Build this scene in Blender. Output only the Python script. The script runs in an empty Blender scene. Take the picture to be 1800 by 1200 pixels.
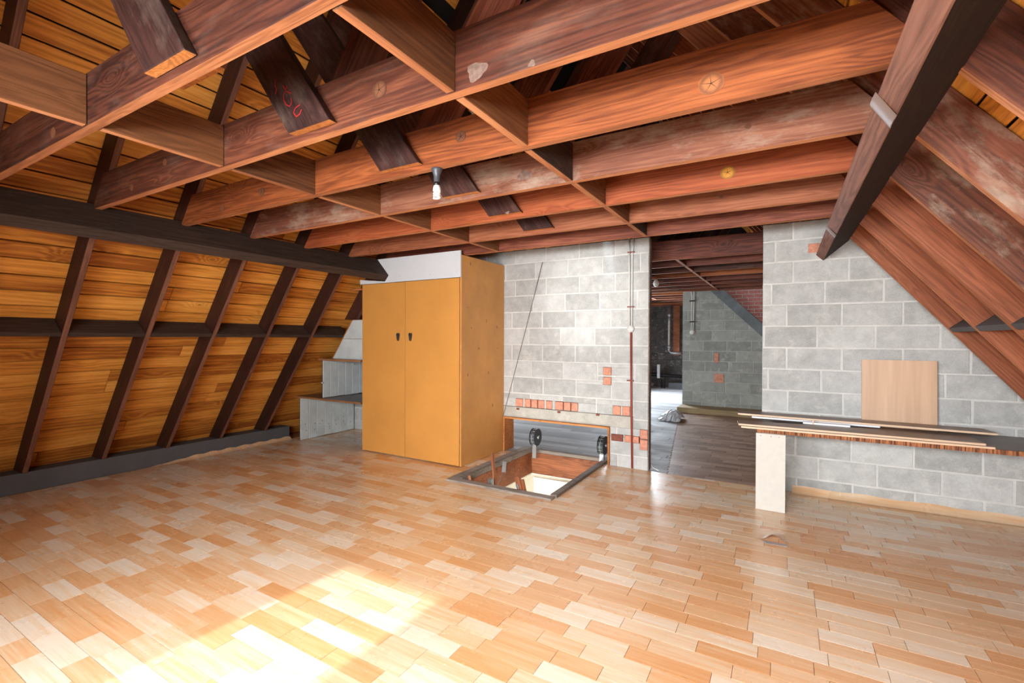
import bpy, bmesh, math, random
from mathutils import Vector, Matrix
C = bpy.context.scene.collection
SC = bpy.context.scene
random.seed(7)
# ------------------------------------------------------------------ camera, world, sun, daylight, exposure
YAW, PITCH, ROLL, FPX, EYE = .5251, -.0077, .0034, 824.4, 1.508
fw = Vector((-math.sin(YAW)*math.cos(PITCH), math.cos(YAW)*math.cos(PITCH), math.sin(PITCH)))
rt = Vector((math.cos(YAW), math.sin(YAW), 0)); up = rt.cross(fw)
r2 = rt*math.cos(ROLL)+up*math.sin(ROLL); u2 = up*math.cos(ROLL)-rt*math.sin(ROLL)
cd = bpy.data.cameras.new('camera'); cam = bpy.data.objects.new('camera', cd); C.objects.link(cam)
cd.sensor_width = 36; cd.lens = FPX/1800*36; cd.clip_start = .05; cd.clip_end = 200
cam.matrix_world = Matrix(((r2.x,u2.x,-fw.x,0),(r2.y,u2.y,-fw.y,0),(r2.z,u2.z,-fw.z,EYE),(0,0,0,1)))
SC.camera = cam
SC.view_settings.view_transform = 'Standard'; SC.view_settings.look = 'None'
SC.view_settings.gamma = 1; SC.view_settings.use_curve_mapping = False
SC.view_settings.exposure = .84
w = bpy.data.worlds.new('sky'); SC.world = w; w.use_nodes = True
w.node_tree.nodes['Background'].inputs[0].default_value = (.78,.88,1,1)
w.node_tree.nodes['Background'].inputs[1].default_value = 2.0
def sun(direction, energy, angle, col):
    l = bpy.data.lights.new('sun','SUN'); l.energy = energy; l.angle = angle; l.color = col
    o = bpy.data.objects.new('sun', l); C.objects.link(o); o.location = (-2,-6,6)
    o.rotation_euler = Vector(direction).to_track_quat('-Z','Y').to_euler(); return o
def area(name, loc, direction, sx, sy, energy, col, spread=180):
    l = bpy.data.lights.new(name,'AREA'); l.shape = 'RECTANGLE'; l.size = sx; l.size_y = sy; l.energy = energy; l.color = col; l.spread = math.radians(spread)
    o = bpy.data.objects.new(name, l); C.objects.link(o); o.location = loc
    o.rotation_euler = Vector(direction).to_track_quat('-Z','Z').to_euler(); return o
sun((.06,1,-.607), 3.3, math.radians(1.0), (.78,.90,1))
area('gable_window_daylight', (-2.29,-1.27,1.5), (.12,1,-.3), .85, 1.2, 55, (.97,.99,1), 130)
area('gable_window_daylight', (-.42,-1.27,1.5), (0,1,-.36), 2.1, 1.2, 225, (.97,.99,1), 140)
area('inner_window_daylight', (-3.45,12.5,1.6), (1,-.45,-.6), 1.0, 1.2, 150, (.80,.90,1))
area('inner_window_daylight', (-5.3,8.0,1.6), (1,.28,-.15), 1.6, 1.2, 85, (.86,.95,1))
sl = bpy.data.lights.new('added_glow_spot','SPOT'); sl.energy = 620; sl.spot_size = math.radians(15); sl.spot_blend = 1; sl.shadow_soft_size = .12; sl.color = (1,.98,.94)  # added spot in place of the sun's reflection off the floor
so = bpy.data.objects.new('added_glow_spot', sl); C.objects.link(so); so.location = (-2.3,-1.1,1.75)
so.rotation_euler = Vector((.24,6.49,.22)).to_track_quat('-Z','Z').to_euler()
area('stairwell_daylight', (-2.4,3.25,-1.25), (0,1,-.1), 1.0, 1.0, 34, (1,.96,.88))

# ------------------------------------------------------------------ helpers
def tag(o, label=None, cat=None, group=None, kind=None):
    for k, v in (('label',label),('category',cat),('group',group),('kind',kind)):
        if v: o[k] = v
    return o
def empty(name, loc, label=None, cat=None, group=None, kind=None):
    o = bpy.data.objects.new(name, None); C.objects.link(o); o.location = loc; o.empty_display_size = .1
    return tag(o, label, cat, group, kind)
def place(o, parent):
    """o carries a world transform; hang it under parent (parents are never rotated)"""
    if parent:
        chain = []; p = parent
        while p: chain.append(Matrix.LocRotScale(p.location, p.rotation_euler, None)); p = p.parent
        W = Matrix.Identity(4)
        for m_ in reversed(chain): W = W @ m_
        o.parent = parent
        L = W.inverted() @ Matrix.LocRotScale(o.location, o.rotation_euler, None)
        o.location = L.to_translation(); o.rotation_euler = L.to_euler()
def settone(me, tones):
    a = me.attributes.new('tone','FLOAT','POINT')
    a.data.foreach_set('value', tones if isinstance(tones, list) else [tones]*len(me.vertices))
def from_bm(name, bm, mat, parent=None, loc=(0,0,0), rot=None, tone=None, smooth=False, bevel=0):
    if bevel:
        bmesh.ops.bevel(bm, geom=bm.edges[:], offset=bevel, segments=1, affect='EDGES', clamp_overlap=True)
    bmesh.ops.recalc_face_normals(bm, faces=bm.faces[:])
    me = bpy.data.meshes.new(name); bm.to_mesh(me); bm.free()
    if smooth: me.shade_smooth()
    me.materials.append(mat); settone(me, random.random() if tone is None else tone)
    o = bpy.data.objects.new(name, me); C.objects.link(o)
    o.location = loc
    if rot: o.rotation_euler = rot
    place(o, parent); return o
def add_prism(bm, poly, mp, d0, d1, chamfer=0):
    """poly: 2D convex/concave ring, mp(u,v,d)->xyz; extruded from d0 (front) to d1 (back); the front gets a chamfer"""
    n = len(poly)
    if chamfer:
        cx = sum(p[0] for p in poly)/n; cy = sum(p[1] for p in poly)/n
        sgn = chamfer
        ins = []
        for u,v in poly:
            dx, dy = cx-u, cy-v
            ins.append((u+math.copysign(min(sgn,abs(dx)),dx), v+math.copysign(min(sgn,abs(dy)),dy)))
        s = math.copysign(chamfer, d1-d0)
        rings = [[bm.verts.new(mp(u,v,d0)) for u,v in ins],[bm.verts.new(mp(u,v,d0+s)) for u,v in poly],[bm.verts.new(mp(u,v,d1)) for u,v in poly]]
    else:
        rings = [[bm.verts.new(mp(u,v,d)) for u,v in poly] for d in (d0,d1)]
    bm.faces.new(rings[0]); bm.faces.new(rings[-1][::-1])
    for a, b in zip(rings, rings[1:]):
        for i in range(n):
            bm.faces.new((a[i],b[i],b[(i+1)%n],a[(i+1)%n]))
def add_box(bm, x0,x1,y0,y1,z0,z1, M=None):
    vs = [bm.verts.new(Vector((x,y,z)) if M is None else M@Vector((x,y,z))) for x in (x0,x1) for y in (y0,y1) for z in (z0,z1)]
    for f in ((0,1,3,2),(4,6,7,5),(0,4,5,1),(2,3,7,6),(0,2,6,4),(1,5,7,3)): bm.faces.new([vs[i] for i in f])
def box(name, x0,x1,y0,y1,z0,z1, mat, parent=None, bevel=.002, tone=None, kind=None, label=None, cat=None, group=None):
    c = Vector(((x0+x1)/2,(y0+y1)/2,(z0+z1)/2)); bm = bmesh.new()
    add_box(bm, x0-c.x,x1-c.x,y0-c.y,y1-c.y,z0-c.z,z1-c.z)
    return tag(from_bm(name,bm,mat,parent,c,tone=tone,bevel=bevel), label, cat, group, kind)
def add_tube(bm, pts, r, seg=10, cap=True):
    rings = []; pts = [Vector(p) for p in pts]
    rr = r if isinstance(r,(list,tuple)) else [r]*len(pts)
    for i,p in enumerate(pts):
        d = (pts[min(i+1,len(pts)-1)]-pts[max(i-1,0)]).normalized()
        a = d.orthogonal().normalized() if i==0 else (a-d*a.dot(d)).normalized()
        b = d.cross(a)
        rings.append([bm.verts.new(p+(a*math.cos(t)+b*math.sin(t))*rr[i]) for t in [2*math.pi*k/seg for k in range(seg)]])
    for x,y in zip(rings,rings[1:]):
        for k in range(seg): bm.faces.new((x[k],x[(k+1)%seg],y[(k+1)%seg],y[k]))
    if cap: bm.faces.new(rings[0][::-1]); bm.faces.new(rings[-1])
def tube(name, pts, r, mat, parent=None, seg=10, **k):
    bm = bmesh.new(); c = Vector(pts[0]); add_tube(bm,[Vector(p)-c for p in pts],r,seg)
    o = from_bm(name,bm,mat,parent,c,smooth=True); return tag(o, k.get('label'),k.get('cat'),k.get('group'),k.get('kind'))
def lathe(name, prof, loc, mat, parent=None, axis='Z', seg=24, smooth=True):
    bm = bmesh.new(); rings = []
    for r,h in prof:
        rings.append([bm.verts.new({'Z':(r*math.cos(t),r*math.sin(t),h),'Y':(r*math.cos(t),h,r*math.sin(t)),'X':(h,r*math.cos(t),r*math.sin(t))}[axis]) for t in [2*math.pi*k/seg for k in range(seg)]])
    for x,y in zip(rings,rings[1:]):
        for k in range(seg): bm.faces.new((x[k],x[(k+1)%seg],y[(k+1)%seg],y[k]))
    bm.faces.new(rings[0]); bm.faces.new(rings[-1])
    return from_bm(name,bm,mat,parent,loc,smooth=smooth)
def timber(name, poly, y0, y1, ang, mat, parent=None, bevel=.003, tone=None, wob=0):
    """plank lying in an XZ plane: poly of (x,z), thickness y0..y1, local X runs along angle ang"""
    n = len(poly); cx = sum(p[0] for p in poly)/n; cz = sum(p[1] for p in poly)/n; cy = (y0+y1)/2
    ca, sa = math.cos(ang), math.sin(ang)
    loc2 = [((x-cx)*ca+(z-cz)*sa, -(x-cx)*sa+(z-cz)*ca) for x,z in poly]
    bm = bmesh.new(); add_prism(bm, loc2, lambda u,v,d: (u,d,v), y0-cy, y1-cy)
    return from_bm(name,bm,mat,parent,(cx,cy,cz),(0,-ang,0),tone,bevel=bevel)
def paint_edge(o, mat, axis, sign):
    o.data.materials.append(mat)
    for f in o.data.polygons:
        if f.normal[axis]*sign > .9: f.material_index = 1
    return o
def sweep_y(name, poly, y0, y1, mat, parent=None, bevel=.004, tone=None):
    """long member running along Y with an XZ section; local X runs along its length"""
    n = len(poly); cx = sum(p[0] for p in poly)/n; cz = sum(p[1] for p in poly)/n; cy = (y0+y1)/2
    bm = bmesh.new(); add_prism(bm, [(x-cx,z-cz) for x,z in poly], lambda u,v,d: (d,-u,v), y0-cy, y1-cy)
    return from_bm(name,bm,mat,parent,(cx,cy,cz),(0,0,math.pi/2),tone,bevel=bevel)
def clip(poly, a, b, c):
    """keep a*u+b*v<=c"""
    out = []
    for i in range(len(poly)):
        p, q = poly[i], poly[(i+1)%len(poly)]
        fp, fq = a*p[0]+b*p[1]-c, a*q[0]+b*q[1]-c
        if fp <= 0: out.append(p)
        if fp*fq < 0:
            t = fp/(fp-fq); out.append((p[0]+t*(q[0]-p[0]), p[1]+t*(q[1]-p[1])))
    return out
def cutrect(rects, hole):
    hx0,hx1,hy0,hy1 = hole; out = []
    for x0,x1,y0,y1 in rects:
        if x1<=hx0 or x0>=hx1 or y1<=hy0 or y0>=hy1: out.append((x0,x1,y0,y1)); continue
        if y0<hy0: out.append((x0,x1,y0,hy0))
        if y1>hy1: out.append((x0,x1,hy1,y1))
        a, b = max(y0,hy0), min(y1,hy1)
        if x0<hx0: out.append((x0,hx0,a,b))
        if x1>hx1: out.append((hx1,x1,a,b))
    return [r for r in out if r[1]-r[0]>.008 and r[3]-r[2]>.008]
ORD = ['first','second','third','fourth','fifth','sixth','seventh','eighth','ninth','tenth','eleventh','twelfth']

# ------------------------------------------------------------------ materials
def newmat(name):
    m = bpy.data.materials.new(name); m.use_nodes = True; nt = m.node_tree
    b = nt.nodes['Principled BSDF']
    return m, nt, b
def N(nt, t, **k):
    n = nt.nodes.new(t)
    for a, v in k.items():
        if a.startswith('i_'):
            key = a[2:]; key = int(key) if key.isdigit() else key.replace('_',' ')
            n.inputs[key].default_value = v
        else: setattr(n, a, v)
    return n
def ramp(nt, fac, stops):
    r = nt.nodes.new('ShaderNodeValToRGB'); nt.links.new(fac, r.inputs[0])
    e = r.color_ramp.elements
    while len(e) < len(stops): e.new(.5)
    for i,(p,c) in enumerate(stops): e[i].position = p; e[i].color = (*c,1) if len(c)==3 else c
    return r.outputs[0]
def mix(nt, fac, a, b, mode='MIX'):
    n = nt.nodes.new('ShaderNodeMix'); n.data_type = 'RGBA'; n.blend_type = mode
    for s, v in ((0,fac),(6,a),(7,b)):
        if hasattr(v,'links'): nt.links.new(v, n.inputs[s])
        else: n.inputs[s].default_value = v if s==0 else (*v,1)
    return n.outputs[2]
def math_(nt, op, a, b=0.0, c=None):
    n = nt.nodes.new('ShaderNodeMath'); n.operation = op
    for i,v in enumerate((a,b,c)):
        if v is None: continue
        if hasattr(v,'links'): nt.links.new(v, n.inputs[i])
        else: n.inputs[i].default_value = v
    return n.outputs[0]
def coords(nt, scale=(1,1,1), world=False, rand=True):
    if world: src = nt.nodes.new('ShaderNodeNewGeometry').outputs['Position']
    else: src = nt.nodes.new('ShaderNodeTexCoord').outputs['Object']
    if rand:
        at = nt.nodes.new('ShaderNodeAttribute'); at.attribute_name = 'tone'
        v = nt.nodes.new('ShaderNodeVectorMath'); v.operation = 'MULTIPLY_ADD'
        nt.links.new(at.outputs['Fac'], v.inputs[0]); v.inputs[1].default_value = (37.1,53.3,71.7); nt.links.new(src, v.inputs[2])
        src = v.outputs[0]
    m = nt.nodes.new('ShaderNodeMapping'); m.inputs['Scale'].default_value = scale; nt.links.new(src, m.inputs[0])
    return m.outputs[0]
def tone(nt):
    a = nt.nodes.new('ShaderNodeAttribute'); a.attribute_name = 'tone'; return a.outputs['Fac']
def noise(nt, vec, scale, detail=4, rough=.6, dist=0):
    n = N(nt,'ShaderNodeTexNoise',i_Scale=scale,i_Detail=detail,i_Roughness=rough,i_Distortion=dist); nt.links.new(vec, n.inputs['Vector']); return n.outputs['Fac']
def bump(nt, b, h, strength=.3, dist=.004):
    n = N(nt,'ShaderNodeBump',i_Strength=strength,i_Distance=dist); nt.links.new(h, n.inputs['Height']); nt.links.new(n.outputs[0], b.inputs['Normal'])
def wood(name, dark, mid, light, rough=.6, knots=.8, dust=0, dustcol=(.45,.36,.28), spread=.25, grain=1.0, knotcol=None, blotch=.5):
    m, nt, b = newmat(name)
    base = coords(nt)
    # knots: a warped ring field round sparse cells, grain lines bend about them
    v = N(nt,'ShaderNodeTexVoronoi',i_Scale=1.0,i_Randomness=1.0); mp = N(nt,'ShaderNodeMapping'); mp.inputs['Scale'].default_value = (1.5,.01,3.6)
    nt.links.new(base, mp.inputs[0]); nt.links.new(mp.outputs[0], v.inputs['Vector'])
    kd = v.outputs['Distance']
    near = math_(nt,'SUBTRACT',1.0, math_(nt,'MULTIPLY',kd,3.2)); near = math_(nt,'MAXIMUM',near,0.0)
    mp2 = N(nt,'ShaderNodeMapping'); mp2.inputs['Scale'].default_value = (.8,10,10); nt.links.new(base, mp2.inputs[0])
    low = noise(nt, mp2.outputs[0], .9, 3, .5, .6)
    sx = nt.nodes.new('ShaderNodeSeparateXYZ'); nt.links.new(base, sx.inputs[0])
    ph = math_(nt,'ADD', math_(nt,'MULTIPLY', sx.outputs[2], 14), math_(nt,'MULTIPLY', low, 4.5*grain))
    ph = math_(nt,'ADD', ph, math_(nt,'MULTIPLY', math_(nt,'MULTIPLY',near,near), 5*knots))
    line = math_(nt,'SINE', math_(nt,'MULTIPLY', ph, 11))
    line = math_(nt,'MULTIPLY_ADD', line, .5, .5)
    fine = noise(nt, coords(nt,(4,90,90)), 1.0, 5, .65)
    bl = noise(nt, coords(nt,(.9,4,4)), 1.0, 4, .55)
    f = math_(nt,'ADD', math_(nt,'MULTIPLY',line,.17), math_(nt,'MULTIPLY',fine,.6))
    f = math_(nt,'ADD', f, math_(nt,'MULTIPLY', math_(nt,'SUBTRACT',bl,.5), blotch*1.3))
    f = math_(nt,'ADD', f, math_(nt,'MULTIPLY', math_(nt,'SUBTRACT',tone(nt),.5), spread))
    col = ramp(nt, f, [(.12,dark),(.45,mid),(.8,light)])
    kn = ramp(nt, kd, [(.0,(1,1,1)),(.055*knots+.001,(1,1,1)),(.075*knots+.002,(0,0,0))]) if knots else None
    if knots:
        kr = math_(nt,'GREATER_THAN', v.outputs['Color'], .55) if False else None
        col = mix(nt, math_(nt,'MULTIPLY',kn,.75), col, knotcol or tuple(c*.55 for c in mid))
    if dust:
        d = noise(nt, coords(nt,(2,5,5)), 1.3, 6, .7)
        d = ramp(nt, d, [(.5,(0,0,0)),(.68,(1,1,1))])
        col = mix(nt, math_(nt,'MULTIPLY',d,dust), col, dustcol)
    nt.links.new(col, b.inputs['Base Color'])
    b.inputs['Roughness'].default_value = rough; b.inputs['Specular IOR Level'].default_value = .3
    bump(nt, b, math_(nt,'ADD', math_(nt,'MULTIPLY',fine,.8), math_(nt,'MULTIPLY',line,.35)), .35, .003)
    return m
def plain(name, col, rough=.5, metal=0, var=.12, scale=6, bmp=.1, bscale=60, spec=.4, alt=None):
    m, nt, b = newmat(name)
    n1 = noise(nt, coords(nt,(1,1,1)), scale, 4, .6)
    c = ramp(nt, n1, [(.3,tuple(x*(1-var) for x in col)),(.7,alt or tuple(min(1,x*(1+var)) for x in col))])
    nt.links.new(c, b.inputs['Base Color']); b.inputs['Roughness'].default_value = rough; b.inputs['Metallic'].default_value = metal
    b.inputs['Specular IOR Level'].default_value = spec
    if bmp: bump(nt, b, noise(nt, coords(nt), bscale, 4, .6), bmp, .003)
    return m
W_RED   = wood('stained_wood_red', (.05,.012,.008), (.18,.048,.026), (.36,.12,.065), blotch=.6)
W_PURP  = wood('stained_wood_purple', (.028,.007,.004), (.105,.029,.014), (.27,.09,.04), dust=.08, knots=.7, blotch=.55)
W_ORNG  = wood('stained_wood_orange', (.14,.032,.009), (.34,.095,.026), (.52,.185,.06), blotch=.6, knotcol=(.22,.07,.02))
W_TAN   = wood('stained_wood_tan', (.13,.04,.018), (.30,.095,.042), (.46,.18,.09), blotch=.5, knotcol=(.3,.12,.04))
W_ORNR = wood('stained_wood_orange_red', (.13,.025,.009), (.33,.075,.024), (.50,.15,.055), blotch=.5, knotcol=(.2,.06,.02))
W_DUSTY = wood('stained_wood_dusty', (.07,.025,.014), (.19,.065,.036), (.33,.14,.08), dust=.6, dustcol=(.42,.33,.25), knots=.6)
W_NOG   = wood('nogging_wood', (.07,.027,.011), (.18,.07,.026), (.28,.12,.05), rough=.75, blotch=.35)
W_DARK  = wood('rafter_wood_dark', (.012,.005,.004), (.042,.013,.008), (.11,.034,.02), blotch=.4)
W_DARKG = wood('purlin_wood_dark', (.022,.014,.010), (.055,.034,.025), (.10,.06,.045), rough=.8, knots=.3, blotch=.2, spread=.05)
W_STRUT = wood('strut_wood_dark', (.016,.006,.005), (.050,.017,.013), (.12,.042,.03), dust=.12)
W_BOARD = wood('roof_board_pine', (.34,.10,.014), (.74,.30,.048), (.93,.47,.11), blotch=.5, spread=.4, knots=.5, knotcol=(.28,.09,.015), rough=.55, grain=.5)
W_GREY  = wood('weathered_grey_wood', (.12,.10,.085), (.25,.21,.18), (.40,.34,.29), rough=.8, knots=.3)
W_FRAME = wood('orange_frame_wood', (.30,.10,.025), (.55,.21,.06), (.72,.33,.12), knots=.3)
W_HATCH = wood('hatch_lining_wood', (.13,.04,.016), (.32,.11,.045), (.46,.19,.09), knots=.4)
W_SHELF = wood('shelf_edge_wood', (.16,.07,.03), (.34,.15,.06), (.46,.22,.10), knots=.2)
W_SILL  = wood('sill_timber_tan', (.20,.14,.07), (.34,.25,.13), (.44,.34,.2), knots=.2)
W_EDGE = wood('sawn_edge_bounce_tint', (.26,.09,.035), (.50,.20,.085), (.66,.32,.15), knots=0, blotch=.4, rough=.75)  # for undersides: sawn wood plus floor bounce light put into the colour
W_EDGD = wood('rafter_edge_bounce_tint', (.09,.035,.022), (.19,.08,.05), (.30,.14,.09), knots=0, blotch=.4, rough=.75)  # left rafter undersides, made paler with bounce light from the floor
FELT  = plain('black_roofing_felt', (.010,.009,.009), .9)
def mk_block(name, lo, hi, mortar=False):
    m, nt, b = newmat(name)
    c1 = noise(nt, coords(nt,world=True,rand=False), 2.2, 4, .6)
    sp = noise(nt, coords(nt,world=True), 95, 3, .7)
    st = noise(nt, coords(nt,world=True), 9, 5, .65)
    f = math_(nt,'ADD', math_(nt,'MULTIPLY',st,.55), math_(nt,'MULTIPLY',sp,.35))
    f = math_(nt,'ADD', f, math_(nt,'MULTIPLY', math_(nt,'SUBTRACT',tone(nt),.5), .22))
    f = math_(nt,'ADD', f, math_(nt,'MULTIPLY', math_(nt,'SUBTRACT',c1,.5), .25))
    col = ramp(nt, f, [(.25,lo),(.62,hi)])
    # lime smears over the block faces
    sm = ramp(nt, noise(nt, coords(nt,world=True), 7, 5, .7), [(.55,(0,0,0)),(.66,(1,1,1))])
    if not mortar: col = mix(nt, math_(nt,'MULTIPLY',sm,.35), col, (.72,.70,.65))
    nt.links.new(col, b.inputs['Base Color']); b.inputs['Roughness'].default_value = .9; b.inputs['Specular IOR Level'].default_value = .2
    bump(nt, b, math_(nt,'ADD',math_(nt,'MULTIPLY',sp,.7),st), .75, .007)
    return m
BLOCK = mk_block('concrete_block', (.36,.365,.355), (.60,.61,.60))
MORTAR = mk_block('mortar', (.56,.56,.54), (.76,.76,.73), True)
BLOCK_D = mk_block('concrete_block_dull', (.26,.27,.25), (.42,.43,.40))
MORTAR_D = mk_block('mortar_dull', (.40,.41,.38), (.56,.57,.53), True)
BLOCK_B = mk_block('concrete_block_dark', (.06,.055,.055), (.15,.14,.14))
BRICK = plain('pale_red_brick', (.62,.28,.19), .9, var=.25, scale=30, bmp=.3)
BRICK_D = plain('dark_red_brick', (.22,.07,.05), .9, var=.3, scale=30, bmp=.3)
BRICK_R = plain('red_brick', (.46,.17,.15), .9, var=.25, scale=20, bmp=.3)
LINTEL = mk_block('rough_concrete', (.34,.33,.29), (.60,.58,.53), True)
# floor pattern pieces: three stains picked by each piece's tone
def mk_floor(name, cols, rough, spec=1.0):
    m, nt, b = newmat(name)
    g = noise(nt, coords(nt,(2.2,40,1),world=True), 1.0, 4, .55, .0)
    g2 = noise(nt, coords(nt,(4,110,1),world=True), 1.0, 2, .5)
    f = math_(nt,'ADD', tone(nt), math_(nt,'MULTIPLY', math_(nt,'SUBTRACT',g,.5), .95))
    f = math_(nt,'ADD', f, math_(nt,'MULTIPLY', math_(nt,'SUBTRACT',g2,.5), .6))
    col = ramp(nt, f, [(.0,cols[0]),(.4,cols[1]),(.7,cols[2]),(1,cols[3])])
    nt.links.new(col, b.inputs['Base Color'])
    rr = ramp(nt, noise(nt, coords(nt,world=True,rand=False), 1.7, 5, .6), [(.3,(rough*.8,)*3),(.7,(rough*1.35,)*3)])
    nt.links.new(rr, b.inputs['Roughness']); b.inputs['Specular IOR Level'].default_value = spec
    bump(nt, b, math_(nt,'ADD', g2, math_(nt,'MULTIPLY',noise(nt, coords(nt,world=True,rand=False),2.5,3,.5),6)), .06, .003)
    return m
VINYL = mk_floor('vinyl_plank_print', [(.64,.31,.125),(.70,.42,.225),(.73,.53,.35),(.76,.64,.51)], .26)
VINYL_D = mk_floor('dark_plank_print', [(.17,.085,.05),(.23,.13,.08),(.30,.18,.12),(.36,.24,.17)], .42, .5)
UNDER = plain('vinyl_joint_brown', (.30,.13,.06), .5)
GREYFL = mk_floor('worn_grey_floorboard', [(.22,.22,.225),(.28,.28,.285),(.34,.34,.35),(.40,.40,.41)], .62, .25)
PLY = plain('orange_plywood', (.66,.30,.068), .42, var=.07, scale=1.8, bmp=.05)
PLYS = plain('orange_plywood_side', (.62,.30,.085), .5, var=.10, scale=3, bmp=.05)
KNOT = plain('knot_brown', (.28,.11,.03), .5)
WHITE = plain('white_board', (.70,.72,.75), .5, var=.03, bmp=.02)
WPAINT = plain('old_white_paint', (.58,.62,.62), .6, var=.12, scale=5, bmp=.15)
WPAINT_K = plain('knot_stain', (.16,.12,.09), .7)
CHIP = plain('cream_chipboard', (.58,.56,.51), .6, var=.04, scale=20)
LAM = plain('dark_brown_laminate', (.115,.082,.065), .35, var=.1)
LAMT = plain('taupe_laminate', (.24,.17,.13), .4, var=.12)
EDGE = plain('beige_edging', (.72,.52,.36), .5, var=.06)
GLOSSW = plain('white_foil', (.82,.86,.93), .35, var=.02, bmp=0)
def mk_beech():
    m, nt, b = newmat('beech_laminate')
    g = noise(nt, coords(nt,(26,26,1.2)), 1.0, 4, .5)
    st = noise(nt, coords(nt,(6,6,.05)), 1.6, 1, .5)
    col = ramp(nt, math_(nt,'ADD',math_(nt,'MULTIPLY',g,.5),math_(nt,'MULTIPLY',st,.5)), [(.35,(.56,.35,.22)),(.65,(.72,.49,.33))])
    nt.links.new(col,b.inputs['Base Color']); b.inputs['Roughness'].default_value=.45
    return m
BEECH = mk_beech()
def mk_chipedge():
    m, nt, b = newmat('raw_worktop_edge')
    g = noise(nt, coords(nt,(95,95,5)), 1.0, 2, .6)
    col = ramp(nt, g, [(.4,(.10,.03,.012)),(.6,(.42,.16,.06))])
    nt.links.new(col,b.inputs['Base Color']); b.inputs['Roughness'].default_value=.8
    return m
CHIPEDGE = mk_chipedge()
BLACKP = plain('black_plastic', (.012,.012,.014), .3, bmp=0)
GREYP = plain('dark_grey_plastic', (.06,.065,.075), .35, bmp=0)
GALV = plain('galvanised_steel', (.42,.44,.46), .4, .8, bmp=.05)
DRUM = plain('grey_drum_steel', (.09,.105,.12), .4, .5, bmp=0)
DRUMC = plain('dark_drum_casing', (.03,.045,.045), .4, .3, bmp=0)
CABLEW = plain('white_cable', (.75,.74,.70), .5, bmp=0)
CONDUIT = plain('pale_conduit', (.62,.62,.60), .45, bmp=0)
CONDR = plain('red_brown_conduit', (.28,.055,.035), .5, bmp=0)
STRAP = plain('dark_red_strap', (.25,.05,.04), .6, bmp=0)
LEAD = plain('grey_lead_sheet', (.13,.15,.16), .55, var=.3, scale=5, bmp=.4, bscale=12)
LEDGE = plain('grey_painted_kerb', (.085,.085,.09), .7, var=.12, scale=3)
CREAM = plain('cream_paint', (.80,.77,.68), .6, var=.03)
TAPE = plain('clear_plastic_tape', (.17,.11,.085), .45, var=.1, bmp=.3, bscale=30)
PLASTIC = plain('crumpled_plastic_film', (.55,.58,.62), .2, var=.15, bmp=.5, bscale=15)
LAMPW = plain('frosted_lamp_glass', (.85,.86,.84), .25, var=.02, bmp=0)

# ------------------------------------------------------------------ key dimensions
YW, DX0, DX1, WT = 5.39, -1.333, -.186, 2.655           # back wall, doorway, wall top
ML, MR = 1.327, 1.238
xlb = lambda z: -6.705+z/ML                           # left board plane
xlu = lambda z: xlb(z)+.263                           # left rafter underside
xru = lambda z: 2.468-z/MR                            # right rafter underside
xrb = lambda z: xru(z)+.270
APX, APZ = -2.147, 6.05
HX0,HX1,HY0,HY1 = -3.06,-1.86,3.94,5.68               # hatch outer
SP = .6046; YEND = 15.0; YG = -1.2

# ------------------------------------------------------------------ floor
floor = empty('floor', (-2,3,0), kind='structure')
bm = bmesh.new()
for x0,x1,y0,y1 in cutrect([(-6.9,2.9,YG-.1,YEND+.3)], (HX0+.03,HX1-.03,HY0+.03,HY1-.03)): add_box(bm,x0,x1,y0,y1,-.12,-.006)
from_bm('slab', bm, UNDER, floor)
vis = []
row = 0; y = YG
PW, PL = .1055, .316
fwx, fwy = -math.sin(YAW), math.cos(YAW)
def inview(x,y,m=.1):
    d = x*fwx+y*fwy; u = x*math.cos(YAW)+y*math.sin(YAW)
    return d > .3 and abs(u/d) < 900/FPX+m and EYE/d*FPX < 640
rows = []
while y < YW:
    x = -6.33 - random.choice([0,.08,.16,.24]) - random.random()*.04
    while x < 2.48:
        L = PL*random.choice([1,1,1,.72,1.18]); rows.append((max(x,-6.33),min(x+L,2.48),y,min(y+PW,YW))); x += L
    y += PW
y = YW
while y < 9.95:
    x = -1.12-.155*(y-5.4); x0 = x
    x -= random.random()*.25
    while x < 2.4:
        L = PL*random.choice([1,1,1,.72,1.18]); rows.append((max(x,x0),x+L,y,y+PW)); x += L
    y += PW
seen, rest, beyond = [], [], []
for r in rows:
    for q in cutrect([r],(HX0,HX1,HY0,HY1)):
        cx, cy = (q[0]+q[1])/2, (q[2]+q[3])/2
        (beyond if cy>YW else seen if inview(cx,cy) else rest).append(q)
seen.sort(key=lambda q: (q[0]+q[1])**2/4+(q[2]+q[3])**2/4-((q[1]-q[0])*30))
near, far = seen[:300], seen[300:]+rest
def ftone(): return random.choice([.12,.25,.3,.45,.5,.62,.72,.85,.95])+random.uniform(-.05,.05)
J = .0012
for x0,x1,y0,y1 in near:
    c = ((x0+x1)/2,(y0+y1)/2,0); bm = bmesh.new()
    hx, hy = (x1-x0)/2-J, (y1-y0)/2-J
    add_prism(bm, [(-hx,-hy),(hx,-hy),(hx,hy),(-hx,hy)], lambda u,v,d:(u,v,d), 0, -.006)
    from_bm('plank', bm, VINYL, floor, c, tone=ftone())
def joined_planks(name, rects, mat, z=0, tf=ftone):
    bm = bmesh.new(); tones = []
    for x0,x1,y0,y1 in rects:
        add_prism(bm, [(x0+J,y0+J),(x1-J,y0+J),(x1-J,y1-J),(x0+J,y1-J)], lambda u,v,d:(u,v,d), z, z-.006)
        tones += [tf()]*8
    bm.verts.index_update()
    return from_bm(name, bm, mat, floor, tone=tones)
joined_planks('plank_field', far, VINYL)['kind'] = 'stuff'
joined_planks('plank_field', beyond, VINYL_D)['kind'] = 'stuff'
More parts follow.
